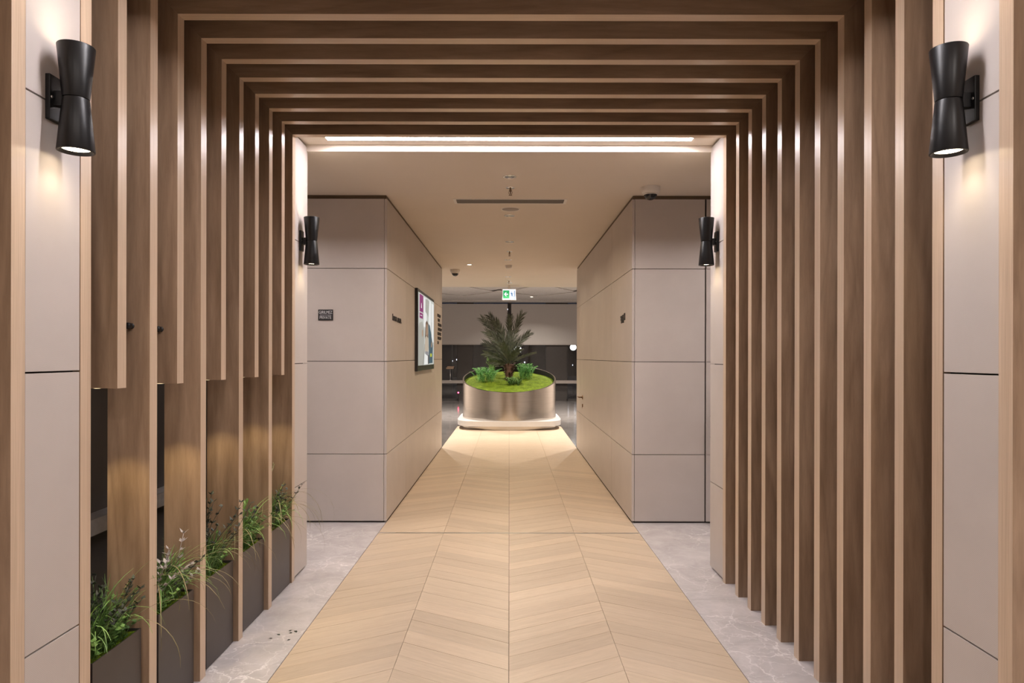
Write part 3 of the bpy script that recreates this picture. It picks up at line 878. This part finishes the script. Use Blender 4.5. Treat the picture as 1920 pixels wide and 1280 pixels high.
m.add(ringi_b + ringi_t, fs, 0, True); m.build('liner', black_metal, sh)
# platform: rounded square slab
def superell(a, b, n, cy, k=96):
    out = []
    for i in range(k):
        t = 2 * math.pi * i / k; c, s_ = math.cos(t), math.sin(t)
        out.append((a * math.copysign(abs(c) ** (2 / n), c), cy + b * math.copysign(abs(s_) ** (2 / n), s_)))
    return out
plat_white = plain('platform_white', (.60, .575, .56), .35, var=.02)
m = MB(); m.prism(superell(.985, 1.10, 5.0, .13), 'z', .072, .164); m.build('platform', plat_white, rp_)
m = MB(); m.prism(superell(.935, 1.0, 2.5, .08), 'z', .0005, .0715); m.build('plinth', brushed, rp_)
# moss
m = MB(); rings, seg = 22, 72; rr = random.Random(3)
from mathutils import noise as mnoise
vs = []
def moss_h(x, y):
    base = .845 + .205 * y
    d = math.hypot(x, y) / R1
    n1 = mnoise.noise(Vector((x * 5, y * 5, 1.3))) * .035 + mnoise.noise(Vector((x * 14, y * 14, 4.3))) * .018
    return base + (.05 + n1) * (1 - d ** 4) + .01
for i in range(rings + 1):
    for k in range(seg):
        r = (R1 - .004) * i / rings; a = 2 * math.pi * k / seg
        x, y = r * math.cos(a), r * math.sin(a); vs.append((x, y, moss_h(x, y)))
fs = [(i * seg + k, i * seg + (k + 1) % seg, (i + 1) * seg + (k + 1) % seg, (i + 1) * seg + k) for i in range(rings) for k in range(seg)]
m.add(vs, fs, 0, True)
mo = m.build('moss', moss_mat, rp_); mo['kind'] = 'stuff'

# palm
pt = thing('palm', 'small dark green palm with arching fronds in the round planter', 'palm', (PX - .01, PY - .12, moss_h(-.01, -.12) - .02))
rr = random.Random(11)
m = MB(); prof = []
zt = .33
for k in range(14):
    t = k / 13; prof.append((.045 + .055 * t + (.012 if k % 2 else 0) , t * zt))
m.lathe([(0, 0)] + prof + [(0, zt + .02)], 14)
for k in range(60):
    a = rr.uniform(0, 6.283); t = rr.random(); r = .05 + .055 * t
    b0_ = (r * math.cos(a), r * math.sin(a), t * zt); m.leaf(b0_, (math.cos(a), math.sin(a), 1.1), .075, .022)
m.build('trunk', bark, pt)
def frond(tip, bend, L_leaf, droop, seed, nleaf=38):
    r_ = random.Random(seed)
    p0 = Vector((0, 0, zt - .03)); p2 = Vector(tip); d0 = p2 - p0; p1 = p0 + Vector((d0.x * .28, d0.y * .28, d0.z * .66))
    def B(t): return p0 * (1 - t) ** 2 + p1 * 2 * t * (1 - t) + p2 * t * t
    m = MB(); n = 12
    m.tube([B(i / n) for i in range(n + 1)], [.013 * (1 - .8 * i / n) for i in range(n + 1)], 5)
    for k in range(nleaf):
        t = .20 + .80 * k / (nleaf - 1)
        p = B(t); d = (B(min(t + .02, 1)) - B(max(t - .02, 0))).normalized()
        side = d.cross(Vector((0, 1, .3)))
        if side.length < 1e-3: side = Vector((1, 0, 0))
        side.normalize(); upv = side.cross(d)
        L = L_leaf * (math.sin(math.pi * (.16 + .72 * t)) ** .6) * r_.uniform(.85, 1.1)
        for s_ in (-1, 1):
            dr = (d * 1.0 + side * s_ * .48 * r_.uniform(.7, 1.15) + upv * .35 * r_.uniform(-.6, 1.2)).normalized()
            b_ = p + dr * L * .5; c_ = p + dr * L + Vector((0, 0, -droop * L * r_.uniform(.3, 1.2)))
            m.ribbon([p, b_, c_], [.004, .0075, .001], up=tuple(upv + side * s_ * .4))
    return m.build('frond', g_palm, pt)
FR = [(-.50, -.05, 1.20, .25), (-.38, .10, 1.27, .25), (-.24, -.15, 1.14, .25), (.02, -.05, 1.24, .22), (.25, -.05, 1.29, .24),
      (.39, .0, .93, .22), (.50, -.2, .56, .09), (-.42, -.15, .95, .24), (-.46, .1, .74, .24), (-.44, -.25, .54, .22), (-.36, -.30, .38, .18), (.14, -.35, .56, .18), (-.12, -.40, .72, .22),
      (.05, .40, .80, .22), (-.25, .40, .80, .22), (.20, -.22, .62, .18)]
for k, (fx, fy, fz, L) in enumerate(FR): frond((fx, fy, fz), None, L, .12, 100 + k, 18 if k == 6 else 32)

def fern(loc, lab, n, h, mat, seed, spread=.8, leafn=9, lw=.016, jit=.1):
    r_ = random.Random(seed)
    t = thing('leafy_plant', lab, 'plant', loc, group='low green plants in the round planter')
    for k in range(n):
        a = r_.uniform(0, 6.283); hh = h * r_.uniform(.55, 1.1); o_ = spread * hh * r_.uniform(.2, 1)
        d = Vector((math.cos(a), math.sin(a), 0)); m = MB()
        bj = Vector((r_.uniform(-jit, jit), r_.uniform(-jit, jit), 0))
        pts = [bj + d * o_ * (q / 5) ** 1.4 + Vector((0, 0, hh * math.sin(q / 5 * 1.45))) for q in range(6)]
        m.tube(pts, .0025, 4)
        for q in range(leafn):
            tt = .2 + .8 * q / leafn; i = min(int(tt * 5), 4); p = pts[i].lerp(pts[i + 1], tt * 5 - i)
            for s_ in (-1, 1):
                sd = d.cross(Vector((0, 0, 1))) * s_
                m.leaf(p, (sd + d * .4 + Vector((0, 0, r_.uniform(.0, .6)))), .045 * r_.uniform(.7, 1.2), lw * .6)
        m.build('stem', mat, t)
def on_moss(x, y): return (PX + x, PY + y, moss_h(x, y) - .015)
fern(on_moss(-.46, -.20), 'bright green leafy plant left of the palm in the round planter', 60, .27, g_fern, 5, 1.0, jit=.16)
fern(on_moss(-.34, .30), 'taller pale green plant behind left of the palm', 16, .40, g_light, 6, .45, jit=.05)
fern(on_moss(.32, .05), 'bright green leafy plant right of the palm in the round planter', 56, .29, g_fern, 8, .7, jit=.12)
fern(on_moss(.10, -.42), 'low dark green plant at the foot of the palm', 30, .15, g_mid, 9, 1.1)

# ------------------------------------------------------------------ box planters with grasses
ORDP = ['nearest', 'second', 'third', 'fourth', 'farthest']
bays = [(11, 9), (9, 7), (7, 5), (5, 3), (3, 1)]
XF = -1.297; BW = .145; BH = .390
def arc(base, az, L, el0, droop, n=7):
    """points of a blade that starts at elevation el0 and bends down"""
    pts = [Vector(base)]; el = el0; st = L / n
    for k in range(n):
        d = Vector((math.cos(az) * math.cos(el), math.sin(az) * math.cos(el), math.sin(el)))
        pts.append(pts[-1] + d * st); el -= droop / n * (0.5 + k / n)
    return pts
for k, (fa, fb) in enumerate(bays):
    y0 = YN[fa] + TH[fa] + .047; y1 = YN[fb] - .022
    t = thing('box_planter', '%s black metal box planter between the left posts' % ORDP[k], 'planter', (XF - BW / 2, (y0 + y1) / 2, 0), group='black box planters')
    hy_ = (y1 - y0) / 2; hx = BW / 2; th = .004
    m = MB(); m.box(-hx, -hx + th, -hy_, hy_, .006, BH); m.box(hx - th, hx, -hy_, hy_, .006, BH); m.box(-hx + th, hx - th, -hy_, -hy_ + th, .006, BH); m.box(-hx + th, hx - th, hy_ - th, hy_, .006, BH); m.box(-hx + th, hx - th, -hy_ + th, hy_ - th, .006, .012)
    m.build('box', planter_mat, t)
    m = MB(); m.box(-hx + .012, hx - .012, -hy_ + .012, hy_ - .012, 0, .006); m.build('foot', black_metal, t)
    r_ = random.Random(40 + k); m = MB(); nx, ny = 10, 20; vs = []
    for a in range(nx + 1):
        for b in range(ny + 1):
            x = (-hx + th) + (2 * hx - 2 * th) * a / nx; y = (-hy_ + th) + (2 * hy_ - 2 * th) * b / ny
            vs.append((x, y, BH - .012 + .012 * mnoise.noise(Vector((x * 40 + k, y * 40, 0)))))
    fs = [(a * (ny + 1) + b, (a + 1) * (ny + 1) + b, (a + 1) * (ny + 1) + b + 1, a * (ny + 1) + b + 1) for a in range(nx) for b in range(ny)]
    m.add(vs, fs, 0, True); mo = m.build('moss', moss_mat, t); mo['kind'] = 'stuff'
    # plant
    labs = ['feathery green grass with dark sprigs in the nearest box planter', 'fountain grass with silvery pink sprigs in the second box planter', 'grass with tall dark sprigs in the third box planter',
            'bright pale green grass in the fourth box planter', 'tall plumed grass with long drooping blades in the farthest box planter']
    g = thing('grass_plant', labs[k], 'plant', (XF - BW / 2, (y0 + y1) / 2, BH - .015), group='grasses in the box planters')
    # fine tuft
    m = MB()
    for q in range(420):
        b = (r_.uniform(-.045, .045), r_.uniform(-hy_ * .8, hy_ * .7), 0)
        L = r_.uniform(.07, .23); az = r_.uniform(0, 6.283); pts = arc(b, az, L, r_.uniform(.9, 1.5), r_.uniform(.2, 1.4), 4)
        m.ribbon(pts, [.0014, .0016, .0014, .001, .0004], mat=0)
        if q % 3 == 0:
            for j in (1, 2, 3): m.leaf(pts[j], (math.cos(az + j * 2.1), math.sin(az + j * 2.1), .5), .018, .006, mat=1)
    o_ = m.build('fine_tuft', [g_mid, g_mid], g); o_['kind'] = 'stuff'
    # broader blades, each its own part
    nb = (34, 44, 26, 32, 34)[k]
    for q in range(nb):
        b = (r_.uniform(-.03, .045), r_.uniform(-hy_ * .75, hy_ * .3), 0)
        az = r_.uniform(-1.6, 1.6) if r_.random() < .75 else r_.uniform(0, 6.283)
        L = r_.uniform(.18, .34); pts = arc(b, az, L, r_.uniform(1.15, 1.5), r_.uniform(1.0, 3.4), 8)
        w = r_.uniform(.0016, .0028)
        m = MB(); m.ribbon(pts, [w * .8, w, w, w, w, w * .9, w * .7, w * .5, .0004])
        m.build('blade', g_light if r_.random() < (.75 if k == 3 else .45) else g_grass, g)
    # long thin dry blades that arch out into the passage
    for q in range((9, 9, 8, 7, 12)[k]):
        b = (r_.uniform(-.02, .05), r_.uniform(-hy_ * .6, hy_ * .5), 0)
        az = r_.uniform(-1.5, 1.3) if k else r_.choice([-1.8, -1.5, -.2, .3, 1.2, 1.4]) + r_.uniform(-.1, .1)
        L = r_.uniform(.40, .62); pts = arc(b, az, L, r_.uniform(1.0, 1.35), r_.uniform(2.4, 3.6), 14)
        m = MB(); m.ribbon(pts, [.0015] * 13 + [.001, .0004])
        m.build('long_blade', g_straw, g)
    # sprigs
    kinds = [(14, g_dark, .19), (14, g_silver, .22), (13, g_dark, .27), (8, g_mid, .18), (8, g_dark, .20)][k]
    for q in range(kinds[0]):
        b = Vector((r_.uniform(-.04, .04), r_.uniform(-hy_ * .7, hy_ * .75), 0))
        az = r_.uniform(-1.4, 1.7); pts = arc(b, az, kinds[2] * r_.uniform(.7, 1.35), r_.uniform(.9, 1.45), r_.uniform(.0, .6), 8)
        m = MB(); m.tube(pts, .0012, 4)
        for j in range(3, 9):
            for s_ in range(3):
                aa = r_.uniform(0, 6.283)
                m.leaf(pts[j], (math.cos(aa), math.sin(aa), r_.uniform(.2, 1.2)), r_.uniform(.018, .030), r_.uniform(.0045, .0085))
        mt = kinds[1] if q % 4 else g_dark
        m.build('leaf_sprig', mt, g)
    # small round-leaved greens low down
    for q in range(18):
        b = Vector((r_.uniform(-.03, .055), r_.uniform(-hy_ * .8, hy_ * .6), 0))
        pts = arc(b, r_.uniform(-1.5, 1.5), r_.uniform(.06, .13), 1.2, .9, 5); m = MB(); m.tube(pts, .001, 4)
        for j in range(1, 6):
            for s_ in range(3):
                aa = r_.uniform(0, 6.283); m.leaf(pts[j], (math.cos(aa), math.sin(aa), .5), .02, .008)
        m.build('leafy_stem', g_light if q % 2 else g_mid, g)
    if k in (3, 4):
        for q in range(3):
            b = Vector((r_.uniform(-.03, .02), r_.uniform(-hy_ * .8, -hy_ * .2), 0)); pts = arc(b, r_.uniform(-.6, .6), .36 if k == 4 else .24, 1.5, .35, 10); m = MB(); m.tube(pts, .001, 4)
            for j in range(5, 11):
                for s_ in range(7):
                    aa = r_.uniform(0, 6.283); m.leaf(pts[j], (math.cos(aa), math.sin(aa), 2.2), .028, .0022)
            m.build('seed_plume', leaf_mat('plume_straw', (.30, .30, .16), (.48, .46, .28)) if k == 4 else g_light, g)
# dropped leaves on the marble
r_ = random.Random(5)
t = thing('fallen_leaves', 'few dark fallen leaf crumbs on the left marble strip', 'leaves', (-1.08, 3.30, 0))
for q in range(7):
    m = MB(); a = r_.uniform(0, 6.28); m.leaf((r_.uniform(-.05, .05), r_.uniform(-.06, .06), .0015), (math.cos(a), math.sin(a), .1), .022, .006); m.build('leaf', g_dark, t)

# ------------------------------------------------------------------ things around the far window
globe_mat = emis('globe_white', (1, .97, .92), 1.6)
def globe(x, y, z, r, lab):
    t = thing('white_globe', lab, 'lamp', (x, y, 0), group='white globe lamps')
    m = MB(); m.lathe([(0, 0), (.14, 0), (.14, .015), (.02, .03), (.012, .05), (.012, z - r * .96), (.05, z - r * .94), (.05, z - r * .9)], 20); m.build('pole', black_metal, t)
    prof = [(r * math.sin(math.pi * q / 14), z - r * math.cos(math.pi * q / 14)) for q in range(15)]
    prof[0] = (0, prof[0][1]); prof[-1] = (0, prof[-1][1])
    m = MB(); m.lathe(prof, 28); m.build('globe', globe_mat, t)
globe(2.15, 23.0, 1.66, .11, 'white globe outside the far window standing in for a lamp reflection, right edge')  # glowing ball in place of an indoor lamp's reflection in the glass
globe(.28, 23.0, 1.58, .13, 'white globe lamp outside the far window behind the palm')
# outside
terr = boxo('terrace', plain('terrace_paving', (.05, .05, .055), .6), -14, 14, YW + .2, 60, -.3, -.05); struct(terr, 'dark terrace outside the far window')
gb = plain('outside_wall', (.16, .16, .175), .8, var=.1, scale=4)
for (x0, x1, z1, y, lab) in ((-3.9, -2.05, 2.2, 24.5, 'grey outdoor wall block seen through the left window pane'), (-1.35, -.4, 2.2, 26.0, 'grey outdoor wall block seen left of the palm'), (.75, 1.35, 2.2, 25.0, 'grey outdoor wall block seen right of the palm')):
    t = thing('outdoor_block', lab, 'wall block', ((x0 + x1) / 2, y, -.05)); w_ = (x1 - x0) / 2
    boxo('block', gb, -w_, w_, -.15, .15, 0, z1, t); boxo('cap', frame_mat, -w_ - .03, w_ + .03, -.18, .18, z1, z1 + .06, t)
# city lights
cl = emis('city_light', (.9, .9, 1.0), 5.0)
r_ = random.Random(21)
bt = plain('tower_dark', (.02, .02, .025), .8)
for k in range(5):
    x = -10 + k * 5.0 + r_.uniform(-.3, .3); y = 48 + r_.uniform(-2, 4); hgt = 3.0 + r_.uniform(0, 3)
    t = thing('distant_building', 'dark distant building with tiny lit windows, %s from the left outside' % ('first', 'second', 'third', 'fourth', 'fifth')[k], 'building', (x, y, -.05))
    boxo('block', bt, -2, 2, 0, 2, 0, hgt, t)
    for q in range(9):
        xx = r_.uniform(-1.9, 1.9); zz = r_.uniform(.4, hgt - .3)
        boxo('lit_window', cl, xx - .035, xx + .035, -.03, -.001, zz - .04, zz + .04, t)
# small wooden-topped stand on the ledge and a red indicator
st = thing('ledge_stand', 'small wooden-topped stand on the window ledge left of the planter', 'stand', (-1.79, YW - .085, .625))
boxo('top', wood('stand_wood', (.40, .27, .18), (.46, .33, .22), (.5, .37, .26), (6, 6, 6)), -.12, .10, -.06, .06, .345, .385, st, bevel=.004)
boxo('cap', plain('stand_cap', (.30, .20, .14), .5), -.09, .12, -.05, .05, .387, .425, st, bevel=.004)
m = MB(); m.lathe([(.05, 0), (.05, .008), (.012, .02), (.010, .34), (.03, .344)], 16); m.build('stem', chrome, st)
rd = thing('red_indicator', 'tiny glowing red light below the window ledge left of the planter', 'light', (-1.545, YW - .10, .25))
m = MB(); m.lathe([(0, -.02), (.02, -.02), (.022, .0)], 12, axis='y'); m.build('lens', emis('red_glow', (1, .03, .12), 6), rd)
m = MB(); m.lathe([(.026, -.005), (.026, .04), (0, .04)], 12, axis='y'); m.tube([(0, .02, -.02), (0, .02, -.249)], .008, 6); m.build('post', black_metal, rd)
